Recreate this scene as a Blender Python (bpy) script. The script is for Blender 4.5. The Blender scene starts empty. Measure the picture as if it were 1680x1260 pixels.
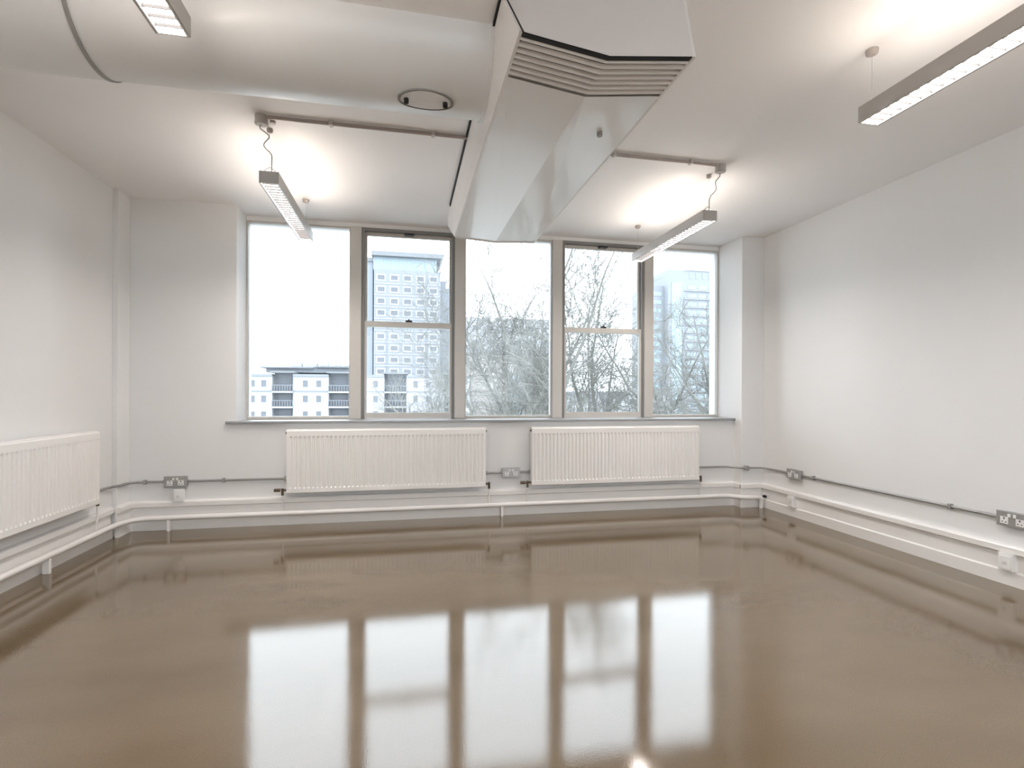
import bpy, bmesh, math, random
from mathutils import Vector, Matrix

SC = bpy.context.scene
COL = SC.collection

# ------------------------------------------------------------------ camera
F_PX, W_PX, H_PX = 856.08, 1680.0, 1260.0
cam_d = bpy.data.cameras.new('camera')
cam_d.sensor_fit = 'HORIZONTAL'
cam_d.sensor_width = 36.0
cam_d.lens = 36.0 * F_PX / W_PX
cam_d.shift_y = (645.75 - H_PX / 2) / W_PX
cam_d.clip_start = 0.05
cam_d.clip_end = 1000
cam = bpy.data.objects.new('camera', cam_d)
COL.objects.link(cam)
YAW, ROLL = 0.2028, 0.0039
fw = Vector((math.sin(YAW), math.cos(YAW), 0)); r0 = Vector((math.cos(YAW), -math.sin(YAW), 0)); u0 = Vector((0, 0, 1))
rt = r0 * math.cos(ROLL) + u0 * math.sin(ROLL)
up = u0 * math.cos(ROLL) - r0 * math.sin(ROLL)
m = Matrix((rt, up, -fw)).transposed().to_4x4()
m.translation = Vector((0, 0, 1.265))
cam.matrix_world = m
SC.camera = cam

# ------------------------------------------------------------------ overcast sky, exposure
SKY = 4.15
world = bpy.data.worlds.new('overcast_sky'); SC.world = world
world.use_nodes = True
bg = world.node_tree.nodes['Background']
bg.inputs[0].default_value = (0.85, 0.925, 1.0, 1)
bg.inputs[1].default_value = SKY
LAMP_DOWN, LAMP_UP = 73.0, 21.0
LAMP_COL = (1.0, 0.90, 0.80)
vs = SC.view_settings
vs.view_transform = 'Standard'; vs.look = 'None'; vs.gamma = 1.0; vs.use_curve_mapping = False
vs.exposure = 0.36
SC.cycles.max_bounces = 12
SC.cycles.diffuse_bounces = 6
SC.cycles.transparent_max_bounces = 12
SC.cycles.caustics_reflective = False
SC.cycles.caustics_refractive = False

# ------------------------------------------------------------------ materials
def new_mat(name):
    mt = bpy.data.materials.new(name); mt.use_nodes = True
    nt = mt.node_tree
    return mt, nt, nt.nodes['Principled BSDF']

def paint(name, col, rough=0.6, var=0.03, scale=3.0, bump=0.0, bscale=200.0, metal=0.0, coat=0.0, spec=0.5):
    """plain painted / metal surface with slight procedural tone variation"""
    mt, nt, b = new_mat(name)
    tc = nt.nodes.new('ShaderNodeTexCoord')
    nz = nt.nodes.new('ShaderNodeTexNoise'); nz.inputs['Scale'].default_value = scale; nz.inputs['Detail'].default_value = 4
    nt.links.new(tc.outputs['Object'], nz.inputs['Vector'])
    mx = nt.nodes.new('ShaderNodeMix'); mx.data_type = 'RGBA'
    mx.inputs[6].default_value = (*[c * (1 - var) for c in col], 1)
    mx.inputs[7].default_value = (*[min(1, c * (1 + var)) for c in col], 1)
    nt.links.new(nz.outputs[0], mx.inputs[0])
    nt.links.new(mx.outputs[2], b.inputs['Base Color'])
    b.inputs['Roughness'].default_value = rough
    b.inputs['Metallic'].default_value = metal
    b.inputs['Specular IOR Level'].default_value = spec
    if coat:
        b.inputs['Coat Weight'].default_value = coat; b.inputs['Coat Roughness'].default_value = 0.06
    if bump:
        n2 = nt.nodes.new('ShaderNodeTexNoise'); n2.inputs['Scale'].default_value = bscale; n2.inputs['Detail'].default_value = 3
        nt.links.new(tc.outputs['Object'], n2.inputs['Vector'])
        bp = nt.nodes.new('ShaderNodeBump'); bp.inputs['Strength'].default_value = bump; bp.inputs['Distance'].default_value = 0.002
        nt.links.new(n2.outputs[0], bp.inputs['Height']); nt.links.new(bp.outputs[0], b.inputs['Normal'])
    return mt

def emit(name, col, strength):
    mt, nt, b = new_mat(name)
    b.inputs['Base Color'].default_value = (0.8, 0.8, 0.8, 1)
    b.inputs['Emission Color'].default_value = (*col, 1)
    b.inputs['Emission Strength'].default_value = strength
    return mt

def glass(name):
    mt, nt, b = new_mat(name)
    nt.nodes.remove(b)
    out = nt.nodes['Material Output']
    tr = nt.nodes.new('ShaderNodeBsdfTransparent'); tr.inputs[0].default_value = (0.97, 0.985, 0.985, 1)
    gl = nt.nodes.new('ShaderNodeBsdfGlossy'); gl.inputs['Roughness'].default_value = 0.01
    fr = nt.nodes.new('ShaderNodeFresnel'); fr.inputs[0].default_value = 1.25
    mx = nt.nodes.new('ShaderNodeMixShader')
    nt.links.new(fr.outputs[0], mx.inputs[0]); nt.links.new(tr.outputs[0], mx.inputs[1]); nt.links.new(gl.outputs[0], mx.inputs[2])
    nt.links.new(mx.outputs[0], out.inputs[0])
    return mt

def floor_mat():
    mt, nt, b = new_mat('resin_floor')
    tc = nt.nodes.new('ShaderNodeTexCoord')
    big = nt.nodes.new('ShaderNodeTexNoise'); big.inputs['Scale'].default_value = 0.8; big.inputs['Detail'].default_value = 5
    fine = nt.nodes.new('ShaderNodeTexNoise'); fine.inputs['Scale'].default_value = 160; fine.inputs['Detail'].default_value = 4
    mp = nt.nodes.new('ShaderNodeMapping'); mp.inputs['Scale'].default_value = (1, 2.2, 1)
    nt.links.new(tc.outputs['Object'], mp.inputs[0]); nt.links.new(mp.outputs[0], big.inputs['Vector'])
    nt.links.new(tc.outputs['Object'], fine.inputs['Vector'])
    cr = nt.nodes.new('ShaderNodeValToRGB')
    cr.color_ramp.elements[0].position = 0.32; cr.color_ramp.elements[0].color = (0.122, 0.084, 0.046, 1)
    cr.color_ramp.elements[1].position = 0.70; cr.color_ramp.elements[1].color = (0.158, 0.114, 0.068, 1)
    nt.links.new(big.outputs[0], cr.inputs[0])
    mx = nt.nodes.new('ShaderNodeMix'); mx.data_type = 'RGBA'; mx.blend_type = 'OVERLAY'; mx.inputs[0].default_value = 0.25
    nt.links.new(cr.outputs[0], mx.inputs[6]); nt.links.new(fine.outputs[0], mx.inputs[7])
    nt.links.new(mx.outputs[2], b.inputs['Base Color'])
    rr = nt.nodes.new('ShaderNodeMapRange'); rr.inputs[3].default_value = 0.05; rr.inputs[4].default_value = 0.10
    nt.links.new(big.outputs[0], rr.inputs[0]); nt.links.new(rr.outputs[0], b.inputs['Roughness'])
    b.inputs['IOR'].default_value = 1.78
    wv = nt.nodes.new('ShaderNodeTexNoise'); wv.inputs['Scale'].default_value = 3.0; wv.inputs['Detail'].default_value = 2
    nt.links.new(tc.outputs['Object'], wv.inputs['Vector'])
    b1 = nt.nodes.new('ShaderNodeBump'); b1.inputs['Strength'].default_value = 0.02; b1.inputs['Distance'].default_value = 0.02
    nt.links.new(wv.outputs[0], b1.inputs['Height'])
    b2 = nt.nodes.new('ShaderNodeBump'); b2.inputs['Strength'].default_value = 0.10; b2.inputs['Distance'].default_value = 0.001
    nt.links.new(fine.outputs[0], b2.inputs['Height']); nt.links.new(b1.outputs[0], b2.inputs['Normal'])
    nt.links.new(b2.outputs[0], b.inputs['Normal'])
    return mt

M = {}
M['wall'] = paint('wall_paint', (0.78, 0.775, 0.77), 0.75, 0.012, 2, 0.08, 300)
M['ceil'] = paint('ceiling_paint', (0.92, 0.905, 0.905), 0.8, 0.012, 1.5, 0.08, 250)
M['floor'] = floor_mat()
M['gloss'] = paint('white_gloss_paint', (0.82, 0.80, 0.78), 0.28, 0.012, 4)
M['radiator'] = paint('radiator_enamel', (0.84, 0.82, 0.80), 0.32, 0.008, 4)
M['grille'] = paint('radiator_grille_enamel', (0.66, 0.64, 0.62), 0.4, 0.02, 4)
M['frame'] = paint('window_frame_paint', (0.56, 0.535, 0.50), 0.45, 0.03, 6)
M['track'] = paint('sash_track_grey', (0.20, 0.195, 0.185), 0.5, 0.05, 6)
M['sill'] = paint('grey_sill', (0.30, 0.31, 0.32), 0.35, 0.05, 5)
M['catch'] = paint('dark_metal_catch', (0.035, 0.035, 0.04), 0.4, 0.1, 20, metal=0.4)
M['glass'] = glass('window_glass')
M['duct'] = paint('duct_white_paint', (0.78, 0.775, 0.77), 0.35, 0.015, 3, coat=0.12)
M['seam'] = paint('duct_seam_grey', (0.30, 0.285, 0.275), 0.4, 0.04, 12)
M['hood'] = paint('hood_gloss_panel', (0.82, 0.81, 0.80), 0.25, 0.012, 3, coat=0.25)
M['hood_side'] = paint('hood_side_paint', (0.80, 0.775, 0.755), 0.40, 0.012, 3)
M['slat'] = paint('louvre_slat_paint', (0.86, 0.84, 0.82), 0.35, 0.02, 10)
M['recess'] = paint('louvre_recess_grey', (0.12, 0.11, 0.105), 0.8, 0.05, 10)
M['near_panel'] = paint('near_panel_paint', (0.74, 0.70, 0.685), 0.45, 0.012, 3)  # darker than the other panels: brightness of this face lowered by colour
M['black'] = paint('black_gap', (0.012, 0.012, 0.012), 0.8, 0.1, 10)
M['alu'] = paint('lamp_grey_metal', (0.46, 0.435, 0.415), 0.42, 0.03, 10, metal=0.2)
M['blade'] = paint('lamp_louvre_metal', (0.012, 0.0115, 0.0115), 0.6, 0.03, 20, spec=0.05)
M['diffuser'] = emit('lamp_diffuser_glow', (1.0, 0.93, 0.88), LAMP_DOWN)
M['uplight'] = emit('lamp_uplight_glow', LAMP_COL, LAMP_UP)
M['wire'] = paint('steel_wire', (0.45, 0.44, 0.42), 0.4, 0.05, 30, metal=0.6)
M['flex'] = paint('white_flex', (0.55, 0.52, 0.49), 0.5, 0.03, 30)
M['jbox'] = paint('junction_box_grey', (0.50, 0.475, 0.455), 0.45, 0.04, 20)
M['rose'] = paint('rose_grey', (0.45, 0.40, 0.37), 0.45, 0.04, 20)
M['cconduit'] = paint('ceiling_conduit_brown', (0.40, 0.345, 0.32), 0.45, 0.12, 12, metal=0.3)
M['conduit'] = paint('galvanised_conduit', (0.36, 0.345, 0.335), 0.4, 0.08, 25, metal=0.5)
M['plate'] = paint('metal_socket_plate', (0.42, 0.41, 0.40), 0.35, 0.05, 30, metal=0.6)
M['white'] = paint('white_plastic', (0.82, 0.81, 0.80), 0.35, 0.01, 20)
M['hole'] = paint('socket_hole_dark', (0.03, 0.03, 0.03), 0.6, 0.1, 20)
M['brass'] = paint('tarnished_brass', (0.13, 0.10, 0.07), 0.4, 0.15, 30, metal=0.7)
# outside: pale building colours stand in for haze in the air
M['ground'] = paint('outdoor_paving', (0.46, 0.46, 0.45), 0.9, 0.1, 0.05)  # out of view; kept pale to bounce daylight up to the ceiling
M['render'] = paint('pale_render', (0.36, 0.37, 0.39), 0.9, 0.03, 0.3)
M['render2'] = paint('grey_render', (0.225, 0.24, 0.262), 0.9, 0.04, 0.3)
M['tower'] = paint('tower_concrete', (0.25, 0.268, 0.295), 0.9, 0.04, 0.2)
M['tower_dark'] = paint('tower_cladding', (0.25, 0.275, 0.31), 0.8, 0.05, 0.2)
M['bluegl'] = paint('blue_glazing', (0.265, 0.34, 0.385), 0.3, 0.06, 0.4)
M['winframe'] = paint('white_window_frame', (0.37, 0.38, 0.40), 0.6, 0.03, 1)
M['winpane'] = paint('window_pane_grey', (0.13, 0.143, 0.165), 0.3, 0.15, 0.5)
M['roof'] = paint('roof_grey', (0.20, 0.21, 0.225), 0.8, 0.05, 0.4)
M['pink'] = paint('pale_brick', (0.34, 0.32, 0.31), 0.9, 0.06, 0.6)
M['bark'] = paint('bark_grey', (0.215, 0.215, 0.20), 0.9, 0.25, 2)

# ------------------------------------------------------------------ mesh helpers
class MB:
    def __init__(s): s.v = []; s.f = []; s.sm = []
    def add(s, verts, faces, smooth=False):
        n = len(s.v); s.v += [tuple(p) for p in verts]
        for f in faces: s.f.append([i + n for i in f]); s.sm.append(smooth)
        return s
    def box(s, a, b, bev=0.0):
        x0, x1 = sorted((a[0], b[0])); y0, y1 = sorted((a[1], b[1])); z0, z1 = sorted((a[2], b[2]))
        if bev <= 0:
            v = [(x0,y0,z0),(x1,y0,z0),(x1,y1,z0),(x0,y1,z0),(x0,y0,z1),(x1,y0,z1),(x1,y1,z1),(x0,y1,z1)]
            return s.add(v, [(3,2,1,0),(4,5,6,7),(0,1,5,4),(1,2,6,5),(2,3,7,6),(3,0,4,7)])
        bm = bmesh.new(); bmesh.ops.create_cube(bm, size=1)
        for p in bm.verts: p.co = Vector(((x0+x1)/2 + p.co.x*(x1-x0), (y0+y1)/2 + p.co.y*(y1-y0), (z0+z1)/2 + p.co.z*(z1-z0)))
        bmesh.ops.bevel(bm, geom=bm.edges[:], offset=bev, segments=2, affect='EDGES', profile=0.5)
        bm.verts.index_update()
        s.add([p.co[:] for p in bm.verts], [[q.index for q in f.verts] for f in bm.faces]); bm.free()
        return s
    def prism(s, poly, axis, a, b, smooth=False):
        """extrude 2-D polygon; axis 'X': poly=(y,z), 'Y': poly=(x,z), 'Z': poly=(x,y)"""
        def mk(p, t): return {'X': (t, p[0], p[1]), 'Y': (p[0], t, p[1]), 'Z': (p[0], p[1], t)}[axis]
        n = len(poly)
        s.add([mk(p, a) for p in poly] + [mk(p, b) for p in poly], [(i, (i+1) % n, (i+1) % n + n, i + n) for i in range(n)], smooth)
        s.add([mk(p, a) for p in poly], [list(range(n))[::-1]]); s.add([mk(p, b) for p in poly], [list(range(n))])
        return s
    def tube(s, pts, r, n=10, caps=True, smooth=True):
        pts = [Vector(p) for p in pts]; rs = r if isinstance(r, (list, tuple)) else [r] * len(pts)
        t = (pts[1] - pts[0]).normalized(); ref = Vector((0, 0, 1)) if abs(t.z) < .9 else Vector((1, 0, 0))
        nrm = t.cross(ref).normalized(); vv = []
        for i, p in enumerate(pts):
            if i == 0: d = pts[1] - pts[0]
            elif i == len(pts) - 1: d = pts[-1] - pts[-2]
            else: d = (pts[i+1] - p).normalized() + (p - pts[i-1]).normalized()
            if d.length < 1e-9: d = t
            d.normalize()
            nrm = nrm - d * nrm.dot(d)
            if nrm.length < 1e-6: nrm = d.orthogonal()
            nrm.normalize(); bn = d.cross(nrm)
            k = 1.0
            if 0 < i < len(pts) - 1:
                c = d.dot((p - pts[i-1]).normalized()); k = 1 / max(.5, c)
            vv += [p + (nrm * math.cos(2*math.pi*j/n) + bn * math.sin(2*math.pi*j/n)) * rs[i] * (k if k < 1.3 else 1) for j in range(n)]
        ff = [(i*n+j, i*n+(j+1) % n, (i+1)*n+(j+1) % n, (i+1)*n+j) for i in range(len(pts)-1) for j in range(n)]
        s.add(vv, ff, smooth)
        if caps:
            s.add(vv[:n], [list(range(n))[::-1]]); s.add(vv[-n:], [list(range(n))])
        return s
    def cyl(s, a, b, r, n=16): return s.tube([a, b], r, n)
    def sheet(s, pts, th):
        """flat sheet with thickness; pts in order, thickness along -normal"""
        p = [Vector(q) for q in pts]; nm = (p[1]-p[0]).cross(p[2]-p[0]).normalized()
        q = [a - nm * th for a in p]; n = len(p)
        s.add(p, [list(range(n))]); s.add(q, [list(range(n))[::-1]])
        s.add(p + q, [(i, i + n, (i+1) % n + n, (i+1) % n) for i in range(n)])
        return s
    def build(s, name, mat, parent=None, off=(0, 0, 0)):
        me = bpy.data.meshes.new(name)
        me.from_pydata([(a-off[0], b-off[1], c-off[2]) for a, b, c in s.v], [], s.f)
        me.polygons.foreach_set('use_smooth', s.sm)
        me.materials.append(M[mat] if isinstance(mat, str) else mat)
        me.validate(); me.update()
        o = bpy.data.objects.new(name, me); COL.objects.link(o)
        if parent: o.parent = parent
        return o

def tag(o, label=None, cat=None, group=None, kind=None):
    if label: o['label'] = label
    if cat: o['category'] = cat
    if group: o['group'] = group
    if kind: o['kind'] = kind
    return o
def thing(name, label, cat, loc=(0, 0, 0), rz=0.0, group=None, kind=None):
    o = bpy.data.objects.new(name, None); COL.objects.link(o); o.empty_display_size = 0.1
    o.location = loc; o.rotation_euler = (0, 0, rz)
    return tag(o, label, cat, group, kind)
def struct(name, mb, mat, label, cat):
    return tag(mb.build(name, mat), label, cat, kind='structure')
def copy_tree(o, parent=None):
    c = o.copy(); COL.objects.link(c)
    if parent: c.parent = parent
    for ch in list(o.children): copy_tree(ch, c)
    return c
def place(o, mat, parent, loc, name=None):
    c = bpy.data.objects.new(name or o.name.split('.')[0], o.data); COL.objects.link(c); c.parent = parent; c.location = loc
    return c
def arc(c, r, a0, a1, n, plane='XY'):
    out = []
    for i in range(n + 1):
        a = a0 + (a1 - a0) * i / n
        out.append((c[0] + r*math.cos(a), c[1] + r*math.sin(a), c[2]))
    return out
PI = math.pi

# ------------------------------------------------------------------ room shell
XL, XR, YB, YR, ZC = -2.50, 3.975, 5.356, -3.2, 3.038
YW = 5.63          # front plane of the mullions
WX0, WX1 = -1.56, 3.70
ZS, ZH = 0.975, 2.995
struct('floor', MB().box((XL-.2, YR-.2, -.2), (XR+.2, 5.9, 0)), 'floor', 'glossy taupe brown resin floor mirroring the windows', 'floor')
struct('ceiling', MB().box((XL-.2, YR-.2, ZC), (XR+.2, 5.9, ZC+.2)), 'ceil', 'flat white painted ceiling above the pendant lights', 'ceiling')
struct('wall_left', MB().box((XL-.2, YR-.2, 0), (XL, 5.9, ZC)), 'wall', 'plain white wall on the left behind the cropped radiator', 'wall')
struct('wall_left_pier', MB().box((XL, 5.16, 0), (XL+.045, YB, ZC), .004), 'wall', 'shallow white pier in the left corner of the window wall', 'pier')
struct('wall_right', MB().box((XR, YR-.2, 0), (XR+.2, 5.9, ZC)), 'wall', 'plain white wall on the right with sockets low down', 'wall')
struct('wall_rear', MB().box((XL, YR-.2, 0), (WX0, YR, ZC)).box((WX1, YR-.2, 0), (XR, YR, ZC)).box((WX0, YR-.2, 0), (WX1, YR, ZS)).box((WX0, YR-.2, ZH), (WX1, YR, ZC)), 'wall', 'white wall behind the viewer around the added window', 'wall')
wb = MB().box((XL, YB, 0), (WX0, 5.85, ZC)).box((WX0, YB, 0), (WX1, 5.85, ZS-.004)).box((WX0, 5.66, ZH), (WX1, 5.85, ZC))
struct('wall_back', wb, 'wall', 'white wall under and beside the wide window', 'wall')
struct('wall_right_pier', MB().box((WX1, 5.21, 0), (XR, 5.85, ZC), .004), 'wall', 'white pier between the window and the right wall', 'pier')
struct('trim_1', MB().box((-1.645, 5.318, ZS-.004), (WX1, 5.74, .994), .004), 'sill', 'long grey window sill running under all five windows', 'window sill')

# skirting: three stacked rails on each wall
def skirt_profile(d):   # d = distance from the wall into the room, z
    return [(0, 0), (.028, 0), (.028, .088), (.022, .094), (.014, .096), (.014, .205), (.026, .212), (.040, .218), (.040, .254), (.032, .264), (0, .268)]
pr = skirt_profile(0)
sk = MB().prism([(XL + d, z) for d, z in pr], 'Y', YR, 5.12)
struct('baseboard_left', sk, 'gloss', 'white stepped skirting along the foot of the left wall', 'skirting')
sk = MB().prism([(XL + .045 + d, z) for d, z in pr], 'Y', 5.12, YB).prism([(YB - d, z) for d, z in pr], 'X', XL + .045, WX1)
struct('baseboard_back', sk, 'gloss', 'white stepped skirting under the two window radiators', 'skirting')
sk = MB().prism([(XR - d, z) for d, z in pr], 'Y', YR, 5.21)
struct('baseboard_right', sk, 'gloss', 'white stepped skirting along the foot of the right wall', 'skirting')
sk = MB().prism([(5.21 - d*.6, z) for d, z in pr], 'X', WX1 - .02, XR - .04).prism([(WX1 - d*.5, z) for d, z in pr], 'Y', 5.195, YB)
struct('trim_2', sk, 'gloss', 'white stepped skirting round the pier by the right wall', 'skirting')

# ------------------------------------------------------------------ window: mullions and five bays
MC = [-.50, .58, 1.677, 2.785]; MW = .056
for i, (x, lb) in enumerate(zip(MC, ['grey mullion left of the first sash window', 'grey mullion behind the tip of the ceiling hood',
                                    'grey mullion left of the sash window nearest the right pier', 'grey mullion beside the far right window'])):
    struct('trim_%d' % (3 + i), MB().box((x - MW, YW, .994), (x + MW, 5.76, ZH), .005), 'frame', lb, 'mullion')
edges = [WX0] + MC + [WX1]
WLAB = ['large fixed pane at the far left showing sky and pale flats', 'sash window framing the tall grey tower', 'fixed pane in the middle showing bare branches below the hood',
        'sash window full of bare tree branches', 'narrow fixed pane at the right showing the hazy blue tower']
for i in range(5):
    x0 = edges[i] + (MW if i else 0.0); x1 = edges[i+1] - (MW if i < 4 else 0.0)
    z0, z1 = .994, ZH
    w = thing('window_%d' % (i + 1), WLAB[i], 'window', ((x0+x1)/2, 5.70, z0), kind='structure')
    off = ((x0+x1)/2, 5.70, z0)
    if i in (0, 2, 4):
        t = .014
        MB().box((x0, 5.665, z0), (x0+t, 5.735, z1)).box((x1-t, 5.665, z0), (x1, 5.735, z1)).build('jamb', 'frame', w, off)
        MB().box((x0+t, 5.665, z1-.018), (x1-t, 5.735, z1)).build('head_rail', 'frame', w, off)
        MB().box((x0+t, 5.665, z0), (x1-t, 5.735, z0+.03), .004).build('bottom_rail', 'frame', w, off)
        MB().box((x0+t, 5.697, z0+.03), (x1-t, 5.703, z1-.018)).build('pane', 'glass', w, off)
    else:
        t = .030
        MB().box((x0, 5.645, z0), (x0+t, 5.745, z1)).build('track', 'track', w, off)
        MB().box((x1-t, 5.645, z0), (x1, 5.745, z1)).build('track', 'track', w, off)
        MB().box((x0+t, 5.645, z1-.030), (x1-t, 5.745, z1)).build('head_rail', 'track', w, off)
        a, b = x0+t, x1-t; s = .022; zm = 1.985
        # upper sash sits further out, lower sash nearer the room
        for nm, (za, zb, y0, y1, rb, rt_) in {'upper_sash': (zm-.02, z1-.030, 5.705, 5.74, .045, .035), 'lower_sash': (z0+.004, zm+.035, 5.655, 5.695, .06, .055)}.items():
            fr = MB().box((a, y0, za), (a+s, y1, zb)).box((b-s, y0, za), (b, y1, zb)).box((a+s, y0, za), (b-s, y1, za+rb)).box((a+s, y0, zb-rt_), (b-s, y1, zb))
            f = fr.build(nm, 'frame', w, off)
            ym = (y0+y1)/2
            MB().box((a+s, ym-.003, za+rb), (b-s, ym+.003, zb-rt_)).build('pane', 'glass', f, off)
            xm = (a+b)/2
            if nm == 'lower_sash':
                MB().box((xm-.035, y0-.01, zb), (xm+.035, y0+.03, zb+.018), .004).cyl((xm, y0-.02, zb+.02), (xm, y0+.02, zb+.02), .010).build('catch', 'catch', f, off)
            else:
                MB().box((xm-.05, y0-.05, zb-.022), (xm+.05, y0+.005, zb+.002), .004).build('catch', 'catch', f, off)

# unseen window added behind the viewer to bring in more daylight
rwin = thing('window_6', 'unseen wide window added behind the viewer for daylight', 'window', (1.07, YR-.12, ZS), kind='structure')
roff = (1.07, YR-.12, ZS)
redge = [WX0] + MC + [WX1]
for i in range(5):
    a, b = redge[i], redge[i+1]
    MB().box((a, YR-.16, ZS), (a+.05, YR-.08, ZH)).box((b-.05, YR-.16, ZS), (b, YR-.08, ZH)).box((a+.05, YR-.16, ZS), (b-.05, YR-.08, ZS+.05)).box((a+.05, YR-.16, ZH-.04), (b-.05, YR-.08, ZH)).build('frame', 'frame', rwin, roff)
    MB().box((a+.05, YR-.123, ZS+.05), (b-.05, YR-.117, ZH-.04)).build('pane', 'glass', rwin, roff)

# ------------------------------------------------------------------ half-round ventilation duct along the left
DC, DR = (2.765, 3.05), .295
def duct_pt(x, a, r=DR): return (x, DC[0] - r*math.cos(a), DC[1] - r*math.sin(a))
A0 = math.asin((DC[1]-ZC)/DR)
def duct_shell(mb, xa, xb, r, n=40):
    angs = [A0 + (PI - 2*A0)*i/n for i in range(n+1)]
    v = [duct_pt(xa, a, r) for a in angs] + [duct_pt(xb, a, r) for a in angs]
    mb.add(v, [(i, i+n+1, i+n+2, i+1) for i in range(n)], True)
    mb.add([duct_pt(xa, a, r) for a in angs], [list(range(n+1))]); mb.add([duct_pt(xb, a, r) for a in angs], [list(range(n+1))[::-1]])
    return mb
dloc = (-1.0, DC[0], ZC - DR)
d = thing('ventilation_duct', 'large half-round white painted duct running along the ceiling on the left', 'duct', dloc)
duct_shell(MB(), XL, -1.4, DR).build('duct_section', 'duct', d, dloc)
duct_shell(MB(), -1.4, .414, DR-.002).build('duct_section', 'duct', d, dloc)
duct_shell(MB(), -1.408, -1.392, DR+.006).build('joint_band', 'seam', d, dloc)
duct_shell(MB(), .398, .4145, DR+.012).build('end_collar', 'duct', d, dloc)
# oval access door following the underside
def oval(mb, cx, ca, rx, ra, r_in, r_out, n=40, inner=0.0):
    top = []; bot = []; ti = []
    for k in range(n):
        t = 2*PI*k/n
        top.append(duct_pt(cx + rx*math.cos(t), ca + ra*math.sin(t), r_out)); bot.append(duct_pt(cx + rx*math.cos(t), ca + ra*math.sin(t), r_in))
        ti.append(duct_pt(cx + rx*inner*math.cos(t), ca + ra*inner*math.sin(t), r_out))
    mb.add(top + bot, [(k, (k+1) % n, (k+1) % n + n, k + n) for k in range(n)])
    if inner: mb.add(top + ti, [(k, k + n, (k+1) % n + n, (k+1) % n) for k in range(n)])
    else:
        c = duct_pt(cx, ca, r_out); mb.add(top + [c], [(k, n, (k+1) % n) for k in range(n)])
    return mb
HX, HA = .10, PI/2 - .22
h = oval(MB(), HX, HA, .128, .20, DR-.004, DR+.007).build('access_door', 'duct', d, dloc)
oval(MB(), HX, HA, .142, .225, DR-.004, DR+.009, inner=.94).build('door_gasket', 'seam', h, dloc)
for sx in (-.098, .098):
    p = Vector(duct_pt(HX+sx, HA, DR+.006)); q = Vector(duct_pt(HX+sx, HA, DR+.026))
    MB().cyl(p, q, .013, 10).build('knob', 'black', h, dloc)

# ------------------------------------------------------------------ glossy ceiling hood with louvre
hx0, hxf, hx1 = .415, .775, 1.14
zl, zf, zff = 2.62, 2.575, 2.598
yn, ynt, yl, yf, yft, zft = 1.905, 2.28, 2.19, 4.52, 5.25, 2.945
hloc = (hxf, 3.4, zf)
hd = thing('air_handling_hood', 'large glossy white ceiling hood with folded underside and louvre grille', 'air handling unit', hloc)
side = [(yn, zl), (yf, zl), (yft, zft), (yft, ZC), (ynt, ZC)]
side_r = side[:4] + [(ynt-.26, ZC)]
MB().prism(side, 'X', hx0, hx0+.012).build('side_panel', 'hood_side', hd, hloc)
MB().prism(side_r, 'X', hx1-.012, hx1).build('side_panel', 'hood_side', hd, hloc)
xa, xb = hx0+.012, hx1-.012
MB().add([(xa, yl, zl), (xa, yf, zl), (hxf, yf, zff), (hxf, yl, zf)], [(0, 1, 2), (0, 2, 3)]).add([(xa, yl, zl+.01), (xa, yf, zl+.01), (hxf, yf, zff+.01), (hxf, yl, zf+.01)], [(2, 1, 0), (3, 2, 0)]).build('bottom_panel', 'hood', hd, hloc)
MB().add([(hxf, yl, zf), (hxf, yf, zff), (xb, yf, zl), (xb, yl, zl)], [(0, 1, 2), (0, 2, 3)]).add([(hxf, yl, zf+.01), (hxf, yf, zff+.01), (xb, yf, zl+.01), (xb, yl, zl+.01)], [(2, 1, 0), (3, 2, 0)]).build('bottom_panel', 'hood', hd, hloc)
# tapered far end rising to the window head
fe = MB()
fe.sheet([(xa, yf, zl), (xa, yft, zft), (hxf, yft, zft), (hxf, yf, zff)], -.010)
fe.sheet([(hxf, yf, zff), (hxf, yft, zft), (xb, yft, zft), (xb, yf, zl)], -.010)
fe.sheet([(xa, yft, zft), (xa, yft, ZC), (xb, yft, ZC), (xb, yft, zft)], -.010)
fe.build('far_end_panel', 'hood_side', hd, hloc)
# near end: upper lip leaning back to the ceiling, black shadow gap, louvre
def tri_panel(mb, q, d):
    """four-cornered panel (may be slightly twisted) with thickness vector d, split along its diagonal"""
    b = [tuple(Vector(p) + Vector(d)) for p in q]
    mb.add(q, [(0, 1, 2), (0, 2, 3)]).add(b, [(2, 1, 0), (3, 2, 0)])
    return mb.add(q + b, [(k, k+4, (k+1) % 4 + 4, (k+1) % 4) for k in range(4)])
def near_panel(c0, c1, c2, c3, n=10):
    """smooth, slightly twisted sheet between four corners"""
    c = [Vector(q) for q in (c0, c1, c2, c3)]; mb = MB()
    P = [c[0].lerp(c[1], u/n).lerp(c[3].lerp(c[2], u/n), v/n) for v in range(n+1) for u in range(n+1)]
    for dy in (0, .006):
        mb.add([p + Vector((0, dy, 0)) for p in P], [(v*(n+1)+u, v*(n+1)+u+1, (v+1)*(n+1)+u+1, (v+1)*(n+1)+u) for v in range(n) for u in range(n)], True)
    return mb
ymid = ynt - .26 * (hxf - xa) / (xb - xa)
near_panel((xa, yn, zl), (hxf, yn, zf), (hxf, ymid, ZC), (xa, ynt, ZC)).build('near_end_panel', 'near_panel', hd, hloc)
near_panel((hxf, yn, zf), (xb, yn, zl), (xb, ynt-.26, ZC), (hxf, ymid, ZC)).build('near_end_panel', 'near_panel', hd, hloc)
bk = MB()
bk.sheet([(xa, yn+.075, zl+.05), (xa, yl, zl+.05), (hxf, yl, zf+.05), (hxf, yn+.075, zf+.05)], -.006)
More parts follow.
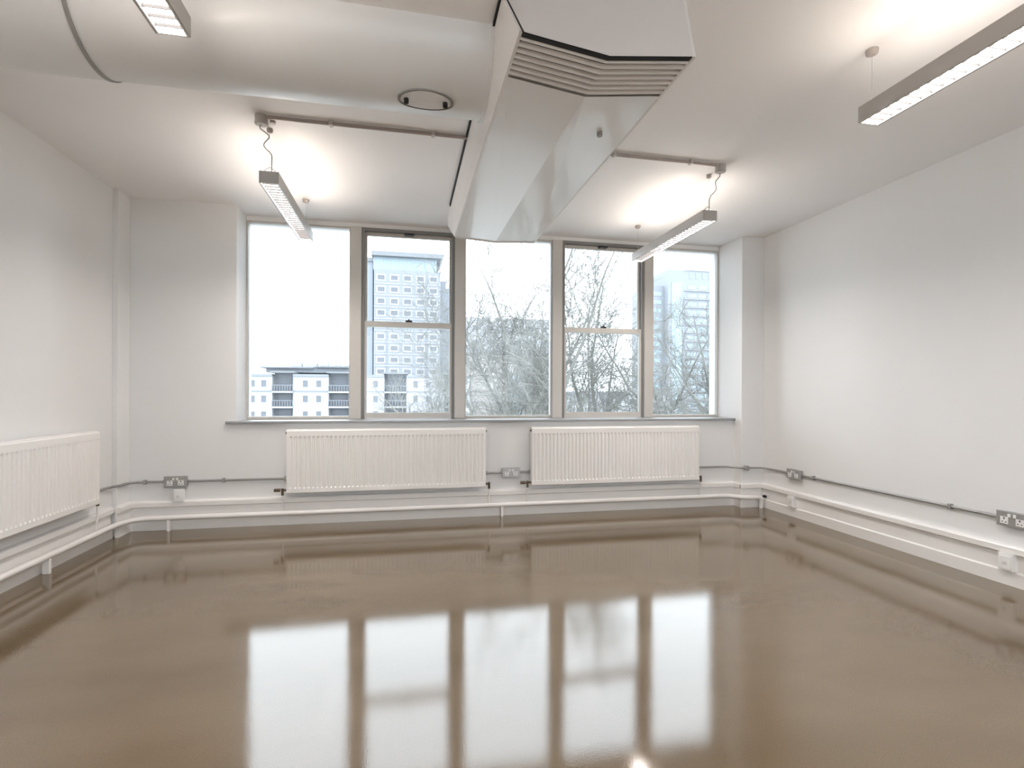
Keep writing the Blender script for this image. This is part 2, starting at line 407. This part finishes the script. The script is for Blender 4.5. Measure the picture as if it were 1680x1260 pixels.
bk.sheet([(hxf, yn+.075, zf+.05), (hxf, yl, zf+.05), (xb, yl, zl+.05), (xb, yn+.075, zl+.05)], -.006)
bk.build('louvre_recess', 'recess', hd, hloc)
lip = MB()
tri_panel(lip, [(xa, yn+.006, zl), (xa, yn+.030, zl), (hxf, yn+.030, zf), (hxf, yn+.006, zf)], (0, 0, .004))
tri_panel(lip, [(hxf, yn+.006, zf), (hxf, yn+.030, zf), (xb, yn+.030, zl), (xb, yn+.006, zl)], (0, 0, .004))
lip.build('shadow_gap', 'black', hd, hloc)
MB().tube([(hx0+.013, yn-.002, zl), (hx0+.013, ynt-.002, ZC-.002)], .0035, 6).build('corner_seam', 'black', hd, hloc)
NS = 7
for k in range(NS):
    y = yn + .030 + (yl - yn - .030) * k / NS
    wd = (yl - yn - .030) / NS
    # blade cross-section (dy, dz): rounded nose, tilting up into the recess
    sec = [(.001, .010), (.003, .002), (.011, -.003), (.018, .0), (.0205, .006), (.030, .034), (.026, .035), (.016, .012), (.008, .008)]
    sec = [(q[0] * wd / .0355, q[1]) for q in sec]
    n = len(sec); vv = []
    for x, z in ((xa, zl), (hxf, zf), (xb, zl)): vv += [(x, y + q[0], z + q[1]) for q in sec]
    sl = MB().add(vv, [(s_*n+i, s_*n+(i+1) % n, (s_+1)*n+(i+1) % n, (s_+1)*n+i) for s_ in range(2) for i in range(n)])
    sl.add(vv[:n], [list(range(n))[::-1]]).add(vv[-n:], [list(range(n))])
    sl.build('slat', 'slat', hd, hloc)
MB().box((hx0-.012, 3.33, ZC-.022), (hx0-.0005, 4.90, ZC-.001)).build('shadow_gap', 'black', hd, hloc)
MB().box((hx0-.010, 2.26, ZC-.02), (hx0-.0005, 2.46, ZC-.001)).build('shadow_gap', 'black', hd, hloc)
MB().cyl((.97, 2.52, zl-.040), (.97, 2.52, zl), .014, 14).build('sensor', 'seam', hd, hloc)

# ------------------------------------------------------------------ pendant lights
LZ0, LZ1, LL, LW = 0.0, .080, 1.35, .0625
def make_light(first_label):
    t = thing('pendant_light', first_label, 'pendant light', (0, 0, 0), group='linear pendant lights')
    th = .007
    MB().box((-LW, 0, 0), (-LW+th, LL, LZ1)).box((LW-th, 0, 0), (LW, LL, LZ1)).box((-LW+th, .006, .030), (LW-th, LL-.006, .050)).build('housing', 'alu', t)
    for y in (0, LL-.006):
        MB().box((-LW+th, y, 0), (LW-th, y+.006, LZ1)).build('end_cap', 'alu', t)
    MB().box((-LW+th+.006, .014, .018), (LW-th-.006, LL-.014, .026)).build('diffuser', 'diffuser', t)
    MB().box((-LW+th, .006, .0), (-LW+th+.006, LL-.006, .03)).box((LW-th-.006, .006, .0), (LW-th, LL-.006, .03)).build('inner_rail', 'white', t)
    MB().prism([(-.007, .058), (.007, .058), (.004, .097), (-.004, .097)], 'Y', .05, LL-.05).build('uplight', 'uplight', t)
    proto = None; nb = 26
    for k in range(nb):
        y = .014 + (LL-.028) * (k + .5) / nb
        if proto is None:
            proto = MB().box((-LW+th+.006, -.0015, .004), (LW-th-.006, .0015, .018)).build('louvre_blade', 'blade', t); proto.location = (0, y, 0)
        else: place(proto, None, t, (0, y, 0), 'louvre_blade')
    return t
rise = ZC - 2.665
def add_wires(t, near, far):
    for y, kind in ((.02, near), (LL-.02, far)):
        if kind in ('wire', 'flex'):
            MB().cyl((0, y, .05), (0, y, rise-.01), .0009, 6).build('suspension_wire', 'wire', t)
            r = .030 if kind == 'wire' else .02
            MB().tube([(0, y, rise-.028), (0, y, rise-.022), (0, y, rise-.004), (0, y, rise-.0005)], [r*.55, r*.9, r, r], 20).build('ceiling_rose', 'rose', t)
def smooth_path(p, k=5):
    """Catmull-Rom through the points"""
    p = [Vector(q) for q in p]; out = []
    for i in range(len(p)-1):
        a, b, c, d = p[max(0, i-1)], p[i], p[i+1], p[min(len(p)-1, i+2)]
        for j in range(k):
            t = j/k
            out.append(0.5*((2*b) + (c-a)*t + (2*a-5*b+4*c-d)*t*t + (3*b-a-3*c+d)*t**3))
    return out + [p[-1]]
def add_flex(t, side):
    pts = [(-.012, -.150, rise-.060), (-.015, -.150, rise-.085), (-.03*side, -.12, rise-.115), (.02*side, -.05, rise-.145), (.012, .015, rise-.175), (.010, .03, rise-.22), (.010, .03, .15), (.010, .03, .06)]
    MB().tube(smooth_path(pts), .0042, 8).build('power_flex', 'flex', t)
    MB().tube([(-.035, .03, .078), (-.028, .03, .10), (0, .03, .118), (.028, .03, .10), (.035, .03, .078)], .003, 6).build('hanger_loop', 'wire', t)
L0 = make_light('slim grey pendant light near the left window')
lights = [L0] + [copy_tree(L0) for _ in range(3)]
spec = [((-.895, 3.745, 2.665), 'slim grey pendant light hanging before the far left window pane', 'flex', 'wire', -1),
        ((2.40, 3.79, 2.665), 'slim grey pendant light hanging before the right-hand windows', 'flex', 'wire', 1),
        ((-.895, .925, 2.665), 'pendant light cut off at the top edge below the half-round duct', 'wire', 'wire', 0),
        ((2.345, .925, 2.665), 'long pendant light at upper right showing its louvred underside', 'wire', 'wire', 0)]
for o, (loc, lb, a, b, s) in zip(lights, spec):
    o.location = loc; o['label'] = lb
    add_wires(o, a, b)
    if s: add_flex(o, s)
# two unseen pendant lights added behind the viewer to brighten the room
for x, yy in ((-.895, -1.895), (2.345, -1.895)):
    o = copy_tree(L0); o.location = (x, yy, 2.665)
    for ch in list(o.children):
        if ch.name.split('.')[0] in ('power_flex', 'hanger_loop'): bpy.data.objects.remove(ch)
    o['label'] = 'added pendant light behind the viewer on the %s side' % ('left' if x < 0 else 'right')

# ------------------------------------------------------------------ ceiling conduits and junction boxes
def ceiling_conduit(xa, xb, y, label):
    loc = ((xa+xb)/2, y, ZC)
    t = thing('ceiling_conduit', label, 'conduit', loc, group='ceiling conduits')
    MB().cyl((xa, y, ZC-.016), (xb, y, ZC-.016), .0125, 12).build('tube', 'cconduit', t, loc)
    for u in (.30, .82):
        x = xa + (xb-xa)*u
        MB().box((x-.012, y-.022, ZC-.032), (x+.012, y+.022, ZC), .004).build('saddle', 'jbox', t, loc)
ceiling_conduit(-.86, .412, 3.575, 'brown conduit on the ceiling from the left junction box to the hood')
ceiling_conduit(1.14, 2.33, 3.60, 'brown conduit on the ceiling from the hood to the right junction box')
for x, y, lb in ((-.905, 3.60, 'small round junction box above the left pendant light'), (2.385, 3.63, 'small round junction box above the right pendant light')):
    loc = (x, y, ZC)
    t = thing('junction_box', lb, 'junction box', loc, group='ceiling junction boxes')
    MB().cyl((x, y, ZC-.045), (x, y, ZC), .040, 24).build('body', 'jbox', t, loc)
    MB().tube([(x, y, ZC-.058), (x, y, ZC-.053), (x, y, ZC-.045)], [.030, .041, .042], 24).build('lid', 'jbox', t, loc)
    MB().cyl((x+.055, y+.05, ZC-.02), (x+.055, y+.05, ZC), .018, 14).build('hook_plate', 'rose', t, loc)

# ------------------------------------------------------------------ radiators
def radiator(label, length, loc, rz, h=.60, group='ribbed panel radiators', tails=((-.0, 1), (1, 1)), pipe_z=.12):
    """local frame: x along the wall, -y towards the room, z up from the radiator's bottom edge; wall at y=0"""
    t = thing('radiator', label, 'radiator', loc, rz, group)
    yf_, yb_ = -.112, -.040
    pitch = .0405; nr = int(length / pitch); m0 = (length - nr*pitch)/2
    cols = [(0, 0.0), (m0, 0.0)]
    for i in range(nr):
        x = m0 + i*pitch
        cols += [(x + .008, 0), (x + .014, .009), (x + .0265, .009), (x + .0325, 0)]
    cols += [(length - m0, 0), (length, 0)]
    rows = [(0, 0, .010), (.008, 0, 0), (.045, 0, 0), (.058, 1, 0), (h-.072, 1, 0), (h-.058, 0, 0), (h-.010, 0, 0), (h, 0, .010)]
    v = []
    for z, k, back in rows: v += [(x, yf_ + dd*k + back, z) for x, dd in cols]
    nc = len(cols)
    fp = MB().add(v, [(r*nc+i, r*nc+i+1, (r+1)*nc+i+1, (r+1)*nc+i) for r in range(len(rows)-1) for i in range(nc-1)])
    fp.box((0, yf_+.010, .0), (length, yf_+.022, h-.002))
    fp.build('front_panel', 'radiator', t)
    MB().box((0, yb_-.012, 0), (length, yb_, h-.005), .003).build('back_panel', 'radiator', t)
    fn = MB()
    for i in range(int(length/.05)):
        x = .03 + i*.05
        fn.box((x, yf_+.024, .05), (x+.0015, yb_-.014, h-.05))
    tag(fn.build('convector_fins', 'grille', t), kind='stuff')
    MB().box((.004, yf_+.012, h-.004), (length-.004, yb_+.004, h+.006), .003).build('top_grille', 'radiator', t)
    for x in (0, length-.003):
        MB().box((x-.003, yf_+.014, .006), (x+.005, yb_+.002, h+.004), .002).build('side_panel', 'radiator', t)
    for x in (.15, length-.15):
        MB().box((x-.02, yb_, .06), (x+.02, 0, h-.06)).build('wall_bracket', 'grille', t)
    ym = (yf_+yb_)/2
    for x, dx in ((0, -1), (length, 1)):
        pz = loc[2] - pipe_z
        MB().cyl((x - dx*.004, ym, .03), (x + dx*.045, ym, .03), .010, 10).cyl((x+dx*.04, ym, .045), (x+dx*.04, ym, -.02), .012, 12).build('valve', 'brass', t)
        MB().tube([(x+dx*.04, ym, -.015), (x+dx*.04, ym, -pz*.45), (x+dx*.04, -.065, -pz*.8), (x+dx*.04, -.065, -pz)], .008, 8).build('tail_pipe', 'gloss', t)
        MB().cyl((x - dx*.002, ym, h-.03), (x + dx*.014, ym, h-.03), .010, 10).build('bleed_plug', 'brass', t)
    x = -.04
    MB().cyl((x-.02, ym, .03), (x-.075, ym, .03), .016, 12).build('valve_head', 'brass', t)
    return t
radiator('long white ribbed radiator under the windows left of the middle socket', 1.90, (-1.09, YB-.001, .312), 0)
radiator('white ribbed radiator under the windows right of the middle socket', 1.905, (1.295, YB-.001, .312), 0)
radiator('white ribbed radiator on the left wall, cut off by the frame', 1.75, (XL+.004, 3.0, .368), PI/2, h=.58)

# ------------------------------------------------------------------ heating pipe round the foot of the walls
pz = .120; pr_ = .024
path = [(-2.43, YR+.02, pz), (-2.43, 4.98, pz), (-2.425, 5.08, pz), (-2.405, 5.17, pz), (-2.375, 5.235, pz), (-2.33, 5.275, pz), (-2.25, 5.29, pz),
        (3.50, 5.29, pz), (3.57, 5.28, pz), (3.63, 5.24, pz), (3.68, 5.18, pz), (3.75, 5.155, pz), (3.86, 5.15, pz)]
hp = thing('heating_pipe', 'white painted heating pipe running low around the skirting', 'pipe', (-2.43, 5.29, 0))
MB().tube(path, pr_, 14).build('pipe', 'gloss', hp, (-2.43, 5.29, 0))
MB().tube([(3.85, 5.15, pz), (3.885, 5.15, pz), (3.90, 5.15, pz-.012), (3.905, 5.15, pz-.03), (3.905, 5.15, 0)], pr_*.9, 14).build('elbow', 'gloss', hp, (-2.43, 5.29, 0))
MB().cyl((3.935, 5.145, pz+.01), (3.935, 5.115, pz+.01), .016, 12).build('end_plug', 'black', hp, (-2.43, 5.29, 0))
for x in (-2.10, .985):
    MB().box((x-.012, 5.268, 0), (x+.012, 5.312, pz-.015), .003).build('support_leg', 'gloss', hp, (-2.43, 5.29, 0))
for y in (1.2, 2.7, 4.2):
    MB().box((-2.452, y-.012, 0), (-2.408, y+.012, pz-.015), .003).build('support_leg', 'gloss', hp, (-2.43, 5.29, 0))

# ------------------------------------------------------------------ wall conduits
cz = .443; cr = .0105
def conduit(label, path, saddles, boxes=()):
    loc = (path[0][0], path[0][1], path[0][2])
    t = thing('wall_conduit', label, 'conduit', loc, group='galvanised wall conduits')
    MB().tube(path, cr, 10).build('tube', 'conduit', t, loc)
    for x, y, ax in saddles:
        dx, dy = (.011, .017) if ax == 'X' else (.017, .011)
        MB().box((x-dx, y-dy, cz-.020), (x+dx, y+dy, cz+.020), .003).build('saddle', 'conduit', t, loc)
    for x, y, nx, ny in boxes:
        p = Vector((x, y, cz)); n = Vector((nx, ny, 0))
        MB().tube([p + n*.018, p - n*.022], [.030, .030], 20).build('inspection_box', 'conduit', t, loc)
        MB().tube([p - n*.022, p - n*.026], [.026, .024], 20).build('box_lid', 'plate', t, loc)
yc = YB - .015
conduit('thin grey conduit bending round the left corner to the first socket',
        [(XL+.015, 4.80, cz+.004), (XL+.015, 5.02, cz+.004), (XL+.03, 5.10, cz+.004), (XL+.06, 5.17, cz+.003), (XL+.062, 5.26, cz+.002), (XL+.075, 5.31, cz+.001), (XL+.11, 5.335, cz), (XL+.18, yc, cz), (-2.155, yc, cz)], [(-2.32, yc, 'X')])
conduit('thin grey conduit between the left socket and the long radiator', [(-1.965, yc, cz), (-1.09, yc, cz)], [(-1.66, yc, 'X'), (-1.115, yc, 'X')])
conduit('short grey conduit from the long radiator to the middle socket', [(.80, yc, cz), (1.00, yc, cz)], [(.825, yc, 'X')])
conduit('short grey conduit from the middle socket to the right-hand radiator', [(1.175, yc, cz), (1.32, yc, cz)], [(1.285, yc, 'X')])
conduit('grey conduit wrapping the right pier towards the corner socket',
        [(3.19, yc, cz), (3.52, yc, cz), (3.60, 5.325, cz), (3.66, 5.25, cz), (3.70, 5.205, cz), (3.76, 5.192, cz), (3.88, 5.190, cz), (3.925, 5.175, cz), (3.95, 5.13, cz), (XR-.015, 5.03, cz), (XR-.015, 4.78, cz)], [(3.23, yc, 'X')], [(3.745, 5.185, 0, 1)])
conduit('long grey conduit along the right wall between its two sockets', [(XR-.015, 4.61, cz), (XR-.015, 2.80, cz)], [(XR-.015, 3.13, 'Y'), (XR-.015, 4.45, 'Y')])

# ------------------------------------------------------------------ metal-clad double sockets
def make_socket(label, loc, rz, s=1.0):
    t = thing('double_socket', label, 'socket', loc, rz, 'metal double sockets')
    w, h, dpt = .092, .048, .042
    MB().box((-w, -dpt+.006, -h), (w, 0, h), .005).build('back_box', 'plate', t)
    MB().box((-w-.003, -dpt, -h-.002), (w+.003, -dpt+.006, h+.002), .002).build('front_plate', 'plate', t)
    for sx in (-1, 1):
        cx = sx*.046
        o = MB().box((cx-.024, -dpt-.003, -.034), (cx+.024, -dpt, .012), .001).build('outlet', 'white', t)
        MB().box((cx-.0035, -dpt-.0036, -.004), (cx+.0035, -dpt-.003, .008)).box((cx-.015, -dpt-.0036, -.024), (cx-.007, -dpt-.003, -.018)).box((cx+.007, -dpt-.0036, -.024), (cx+.015, -dpt-.003, -.018)).build('pin_hole', 'hole', o)
        MB().box((sx*.016-.009, -dpt-.006, .014), (sx*.016+.009, -dpt, .036), .002).build('switch', 'white', t)
        MB().cyl((sx*.062+.018*sx, -dpt-.002, .0), (sx*.062+.018*sx, -dpt, .0), .004, 8).build('screw', 'conduit', t)
    return t
make_socket('grey metal double socket left of the long radiator', (-2.06, YB, cz), 0)
make_socket('grey metal double socket between the two window radiators', (1.0875, YB, cz), 0)
make_socket('grey metal double socket on the right wall near the corner pier', (XR, 4.695, cz), -PI/2)
make_socket('grey metal double socket on the right wall at the frame edge', (XR, 2.71, cz), -PI/2)

# small white outlets on the skirting
def data_outlet(label, loc, rz):
    t = thing('skirting_outlet', label, 'outlet', loc, rz, 'white skirting outlets')
    MB().box((-.044, -.046, -.058), (.044, 0, .058), .004).build('box', 'white', t)
    MB().box((-.034, -.050, -.046), (.034, -.046, .040), .0015).build('front_plate', 'white', t)
    MB().box((-.012, -.0515, -.020), (.012, -.050, .004)).build('port', 'grille', t)
data_outlet('small white outlet box on the skirting below the corner socket', (XR-.012, 4.715, .156), -PI/2)
data_outlet('small white outlet box on the skirting at the right frame edge', (XR-.012, 2.74, .158), -PI/2)
data_outlet('small white outlet box on the skirting below the left socket', (-2.03, YB-.012, .318), 0)

# ------------------------------------------------------------------ outside: ground
GZ = -9.0
struct('ground', MB().box((-220, -220, GZ-.5), (320, 420, GZ)), 'ground', 'grey street level far below the window', 'ground')

# ------------------------------------------------------------------ outside: buildings
def facade_windows(parent, off, xs, zs, w, h, y, pane_frac=.8, rnd=None, skip=0.0, name='window'):
    """each window a part (white surround) with its pane as a sub-part; y = facade plane, facing -y"""
    fr = pn = None
    for z in zs:
        for x in xs:
            if rnd and rnd.random() < skip: continue
            if fr is None:
                b = w*.14
                mb = MB().box((-w/2, -.08, -h/2), (-w/2+b, .0, h/2)).box((w/2-b, -.08, -h/2), (w/2, 0, h/2)).box((-w/2+b, -.08, h/2-b), (w/2-b, 0, h/2)).box((-w/2+b, -.08, -h/2), (w/2-b, 0, -h/2+b))
                fr = mb.build(name, 'winframe', parent); fo = fr
                mb = MB().box((-w/2+b, -.02, -h/2+b), (w/2-b, .0, h/2-b)); pn = mb.build('pane', 'winpane', fo); po = pn
            else:
                fo = place(fr, None, parent, (0, 0, 0), name); po = place(pn, None, fo, (0, 0, 0), 'pane')
            fo.location = (x-off[0], y-off[1], z-off[2])

rnd = random.Random(5)
# --- low block of flats across the street
by = 100.0
fo_ = (-8, by, GZ)
fl = thing('apartment_block', 'pale low block of flats with recessed balconies across the street', 'building', fo_)
def solid(nm, mat, a, b, par, off, bev=0): return MB().box(a, b, bev).build(nm, mat, par, off)
zroof = 5.0
# bays alternate: white wall bay and recessed balcony stack
bal = [(-23.2, -19.7), (-13.6, -9.9), (-3.7, .3), (7.4, 10.4)]
xs_ = [-38.0] + [v for p in bal for v in p] + [12.2]
for i in range(0, len(xs_), 2):
    solid('wall', 'render', (xs_[i], by, GZ), (xs_[i+1], by+12, zroof-.8), fl, fo_)
    solid('parapet', 'render2', (xs_[i], by-.2, zroof-.8), (xs_[i+1], by+12, zroof-.35), fl, fo_)
    solid('string_course', 'render2', (xs_[i], by-.12, 1.45), (xs_[i+1], by+.02, 1.65), fl, fo_)
floors = [-6.9, -4.05, -1.2, 1.55]
for (a, b) in bal:
    solid('balcony_back_wall', 'render2', (a, by+1.8, GZ), (b, by+12, zroof), fl, fo_)
    solid('balcony_roof', 'roof', (a-.3, by-.4, zroof-.16), (b+.3, by+12, zroof+.14), fl, fo_)
    for z in floors:
        s_ = solid('balcony', 'render', (a, by-.35, z-.3), (b, by+1.8, z), fl, fo_)
        rl = MB()
        for k in range(9):
            xx = a + (b-a)*k/8; rl.box((xx-.04, by-.32, z), (xx+.04, by-.26, z+1.05))
        rl.box((a, by-.34, z+1.03), (b, by-.24, z+1.13)); rl.build('railing', 'render2', s_, fo_)
        solid('balcony_door', 'winpane', (a+.5, by+1.72, z), (b-.6, by+1.82, z+2.2), s_, fo_)
wx = [-26.5, -24.6, -17.6, -15.3, -7.6, -5.3, 2.0, 4.4, 6.2]
facade_windows(fl, fo_, wx, [z + 1.35 for z in floors], 1.15, 1.5, by)
solid('set_back_storey', 'render2', (-25.0, by+3.0, zroof), (-8.2, by+12, zroof+1.0), fl, fo_)
solid('roof_slab', 'roof', (-25.8, by+2.2, zroof+.80), (-16.6, by+12.4, zroof+1.08), fl, fo_)
solid('roof_slab', 'roof', (-16.3, by+2.2, zroof+1.0), (-8.0, by+12.4, zroof+1.30), fl, fo_)
for a, b, hh in ((-21.0, -19.2, .9), (-18.6, -16.4, .7), (-15.8, -14.4, 1.2), (-13.4, -12.2, .7), (-11.4, -9.6, .5)):
    solid('roof_vent', 'render', (a, by+5, zroof+.9), (b, by+7, zroof+1.2+hh), fl, fo_, .04)

# --- tall tower behind
ty = 146.0; to = (4, ty, GZ)
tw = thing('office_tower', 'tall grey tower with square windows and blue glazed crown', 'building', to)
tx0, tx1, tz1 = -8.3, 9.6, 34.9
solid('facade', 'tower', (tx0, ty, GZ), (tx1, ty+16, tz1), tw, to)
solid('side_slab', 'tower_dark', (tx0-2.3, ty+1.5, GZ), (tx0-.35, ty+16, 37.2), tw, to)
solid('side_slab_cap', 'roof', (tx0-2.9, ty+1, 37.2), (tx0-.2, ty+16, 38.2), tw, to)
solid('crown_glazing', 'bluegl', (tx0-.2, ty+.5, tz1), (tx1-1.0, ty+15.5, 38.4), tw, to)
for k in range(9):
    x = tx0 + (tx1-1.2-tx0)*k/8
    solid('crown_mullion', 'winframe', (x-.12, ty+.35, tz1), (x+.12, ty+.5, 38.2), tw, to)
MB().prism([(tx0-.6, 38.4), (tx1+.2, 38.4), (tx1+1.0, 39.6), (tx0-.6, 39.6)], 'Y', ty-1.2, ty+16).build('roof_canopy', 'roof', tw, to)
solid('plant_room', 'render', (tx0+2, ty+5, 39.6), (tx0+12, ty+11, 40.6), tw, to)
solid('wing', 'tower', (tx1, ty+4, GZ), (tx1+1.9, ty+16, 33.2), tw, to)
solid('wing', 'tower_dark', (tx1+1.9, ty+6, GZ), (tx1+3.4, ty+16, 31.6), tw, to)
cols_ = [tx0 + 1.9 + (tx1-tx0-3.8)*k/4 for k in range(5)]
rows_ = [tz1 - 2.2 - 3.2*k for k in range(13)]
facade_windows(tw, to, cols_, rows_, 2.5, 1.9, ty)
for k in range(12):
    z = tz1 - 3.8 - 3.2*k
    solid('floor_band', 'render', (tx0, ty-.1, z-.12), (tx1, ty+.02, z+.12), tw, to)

# --- hazy blue tower at the right
ry = 176.0; ro = (112, ry, GZ)
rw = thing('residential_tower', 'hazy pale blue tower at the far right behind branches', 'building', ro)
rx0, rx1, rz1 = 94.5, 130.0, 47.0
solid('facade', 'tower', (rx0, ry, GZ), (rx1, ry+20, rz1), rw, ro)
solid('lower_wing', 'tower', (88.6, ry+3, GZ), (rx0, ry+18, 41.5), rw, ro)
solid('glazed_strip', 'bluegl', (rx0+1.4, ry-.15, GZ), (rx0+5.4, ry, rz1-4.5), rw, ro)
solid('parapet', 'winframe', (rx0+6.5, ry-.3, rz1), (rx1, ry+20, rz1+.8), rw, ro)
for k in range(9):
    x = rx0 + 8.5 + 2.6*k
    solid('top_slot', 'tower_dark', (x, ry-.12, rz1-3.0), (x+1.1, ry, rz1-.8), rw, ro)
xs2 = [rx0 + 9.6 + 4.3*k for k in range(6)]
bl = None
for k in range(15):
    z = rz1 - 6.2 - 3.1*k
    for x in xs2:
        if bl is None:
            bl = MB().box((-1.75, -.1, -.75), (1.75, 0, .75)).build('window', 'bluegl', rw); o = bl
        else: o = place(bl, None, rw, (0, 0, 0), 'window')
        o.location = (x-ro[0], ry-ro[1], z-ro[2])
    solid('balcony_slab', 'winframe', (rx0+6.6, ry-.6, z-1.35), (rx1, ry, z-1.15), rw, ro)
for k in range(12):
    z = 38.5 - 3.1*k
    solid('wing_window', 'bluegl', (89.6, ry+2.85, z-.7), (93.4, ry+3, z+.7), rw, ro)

# --- low blocks behind the trees
my = 118.0; mo = (25, my, GZ)
mb_ = thing('college_block', 'blue-grey block with pale brick base behind the middle tree', 'building', mo)
solid('upper_storeys', 'render', (13.6, my, 10.6), (33.8, my+14, 18.6), mb_, mo)
solid('lower_storeys', 'pink', (13.0, my-2, GZ), (36.5, my+14, 10.6), mb_, mo)
solid('eaves', 'render2', (12.6, my-2.6, 10.3), (36.9, my-1.9, 11.1), mb_, mo)
solid('glazed_stair', 'bluegl', (23.4, my-2.3, GZ), (26.0, my-2, 5.4), mb_, mo)
facade_windows(mb_, mo, [15.8+3.2*k for k in range(6)], [13.0, 16.2], 1.9, 1.6, my)
ky = 88.0; ko = (40, ky, GZ)
kb = thing('low_terrace', 'low pale terrace behind the sash window branches', 'building', ko)
solid('wall', 'render', (30.8, ky, GZ), (47.5, ky+10, 1.2), kb, ko)
solid('roof', 'render2', (30.4, ky-.6, 1.2), (48.0, ky+10, 1.7), kb, ko)
facade_windows(kb, ko, [32.5+2.6*k for k in range(6)], [-4.0, -.2], 1.4, 1.6, ky)

# ------------------------------------------------------------------ outside: bare trees
def tree(label, base, crown_z, height, spread, seed, lean=(0, 0), nlimb=7, dens=1.0):
    rn = random.Random(seed)
    t = thing('bare_tree', label, 'tree', base, group='bare winter trees outside the window')
    trunk = MB(); twigs = MB(); branches = []
    def grow(p, d, length, r0, r1, segs, wob, up_):
        pts = [p.copy()]; dirs = []
        for i in range(segs):
            d = (d + Vector((rn.gauss(0, wob), rn.gauss(0, wob), rn.gauss(0, wob) + up_))).normalized()
            p = p + d * (length/segs); pts.append(p.copy()); dirs.append(d.copy())
        return pts, dirs, [r0 + (r1-r0)*i/segs for i in range(segs+1)]
    cz_ = crown_z - base[2]
    pts, dirs, rs = grow(Vector((0, 0, -.1)), Vector((lean[0]*.2, lean[1]*.2, 1)).normalized(), cz_, .30, .21, 6, .03, .05)
    trunk.tube(pts, rs, 10)
    top = pts[-1]
    for li in range(nlimb):
        a = 2*PI*(li + rn.random()*.6)/nlimb; tilt = rn.uniform(.25, .75) * spread if li else .08
        d = Vector((math.cos(a)*math.sin(tilt) + lean[0]*.15, math.sin(a)*math.sin(tilt) + lean[1]*.15, math.cos(tilt)))
        start = pts[-1 - (li % 3)]
        L = height * (rn.uniform(.78, 1.05) if li else .8)
        p1, d1, r1 = grow(start, d, L, .095*rn.uniform(.8, 1.1), .018, 9, .10, .03)
        limb = MB().tube(p1, r1, 7)
        branches.append(limb)
        for bi in range(int(13*dens)):
            u = rn.uniform(.12, 1.0); k = min(8, int(u*9)); s = p1[k].lerp(p1[k+1], u*9-k)
            ax = d1[k].orthogonal().normalized(); ax.rotate(Matrix.Rotation(rn.uniform(0, 2*PI), 3, d1[k]))
            dd = (d1[k]*rn.uniform(.5, 1.0) + ax*rn.uniform(.5, 1.0)).normalized()
            L2 = height*rn.uniform(.22, .42)*(1.15-.55*u)
            p2, d2, r2 = grow(s, dd, L2, max(.013, r1[k]*.42), .008, 5, .16, .06)
            limb.tube(p2, r2, 5)
            for ci in range(int(10*dens)):
                u2 = rn.uniform(.15, 1.0); k2 = min(4, int(u2*5)); s2 = p2[k2].lerp(p2[k2+1], u2*5-k2)
                ax = d2[k2].orthogonal().normalized(); ax.rotate(Matrix.Rotation(rn.uniform(0, 2*PI), 3, d2[k2]))
                dd2 = (d2[k2]*rn.uniform(.4, 1) + ax*rn.uniform(.5, 1)).normalized()
                L3 = L2*rn.uniform(.3, .6)
                p3, d3, r3 = grow(s2, dd2, L3, .009, .005, 3, .22, .05)
                twigs.tube(p3, r3, 3, caps=False)
                for di in range(3):
                    k3 = rn.randrange(0, 3); s3 = p3[k3].lerp(p3[k3+1], rn.random())
                    dd3 = (d3[k3] + Vector((rn.gauss(0, .7), rn.gauss(0, .7), rn.gauss(0, .5)))).normalized()
                    p4, _, r4 = grow(s3, dd3, L3*rn.uniform(.35, .7), .0065, .0045, 2, .2, .02)
                    twigs.tube(p4, r4, 3, caps=False)
    trunk.build('trunk', 'bark', t)
    for b in branches: b.build('branch', 'bark', t)
    tag(twigs.build('twigs', 'bark', t), kind='stuff')
tree('bare tree with forking trunk filling the middle window', (3.9, 17.0, GZ), -1.4, 9.0, .80, 3, (-.15, 0), 8, 1.2)
tree('bare vase-shaped tree filling the right sash window', (7.9, 19.0, GZ), -1.6, 7.8, 1.0, 12, (0, 0), 8, 1.0)
tree('bare tree before the hazy blue tower in the far right window', (9.9, 16.5, GZ), -1.8, 7.4, .85, 23, (-.1, 0), 8, 1.15)
tree('smaller bare tree before the foot of the tall grey tower', (2.0, 31.0, GZ), -3.0, 7.4, 1.15, 31, (-.2, 0), 7, 1.1)
tree('bare tree at the far right behind the window reveal', (16.6, 25.0, GZ), -2.0, 7.9, 1.0, 41, (0, 0), 6)
tree('bare tree standing back between the middle and sash windows', (8.9, 29.0, GZ), -2.2, 9.0, 1.05, 53, (0, 0), 7, 1.1)
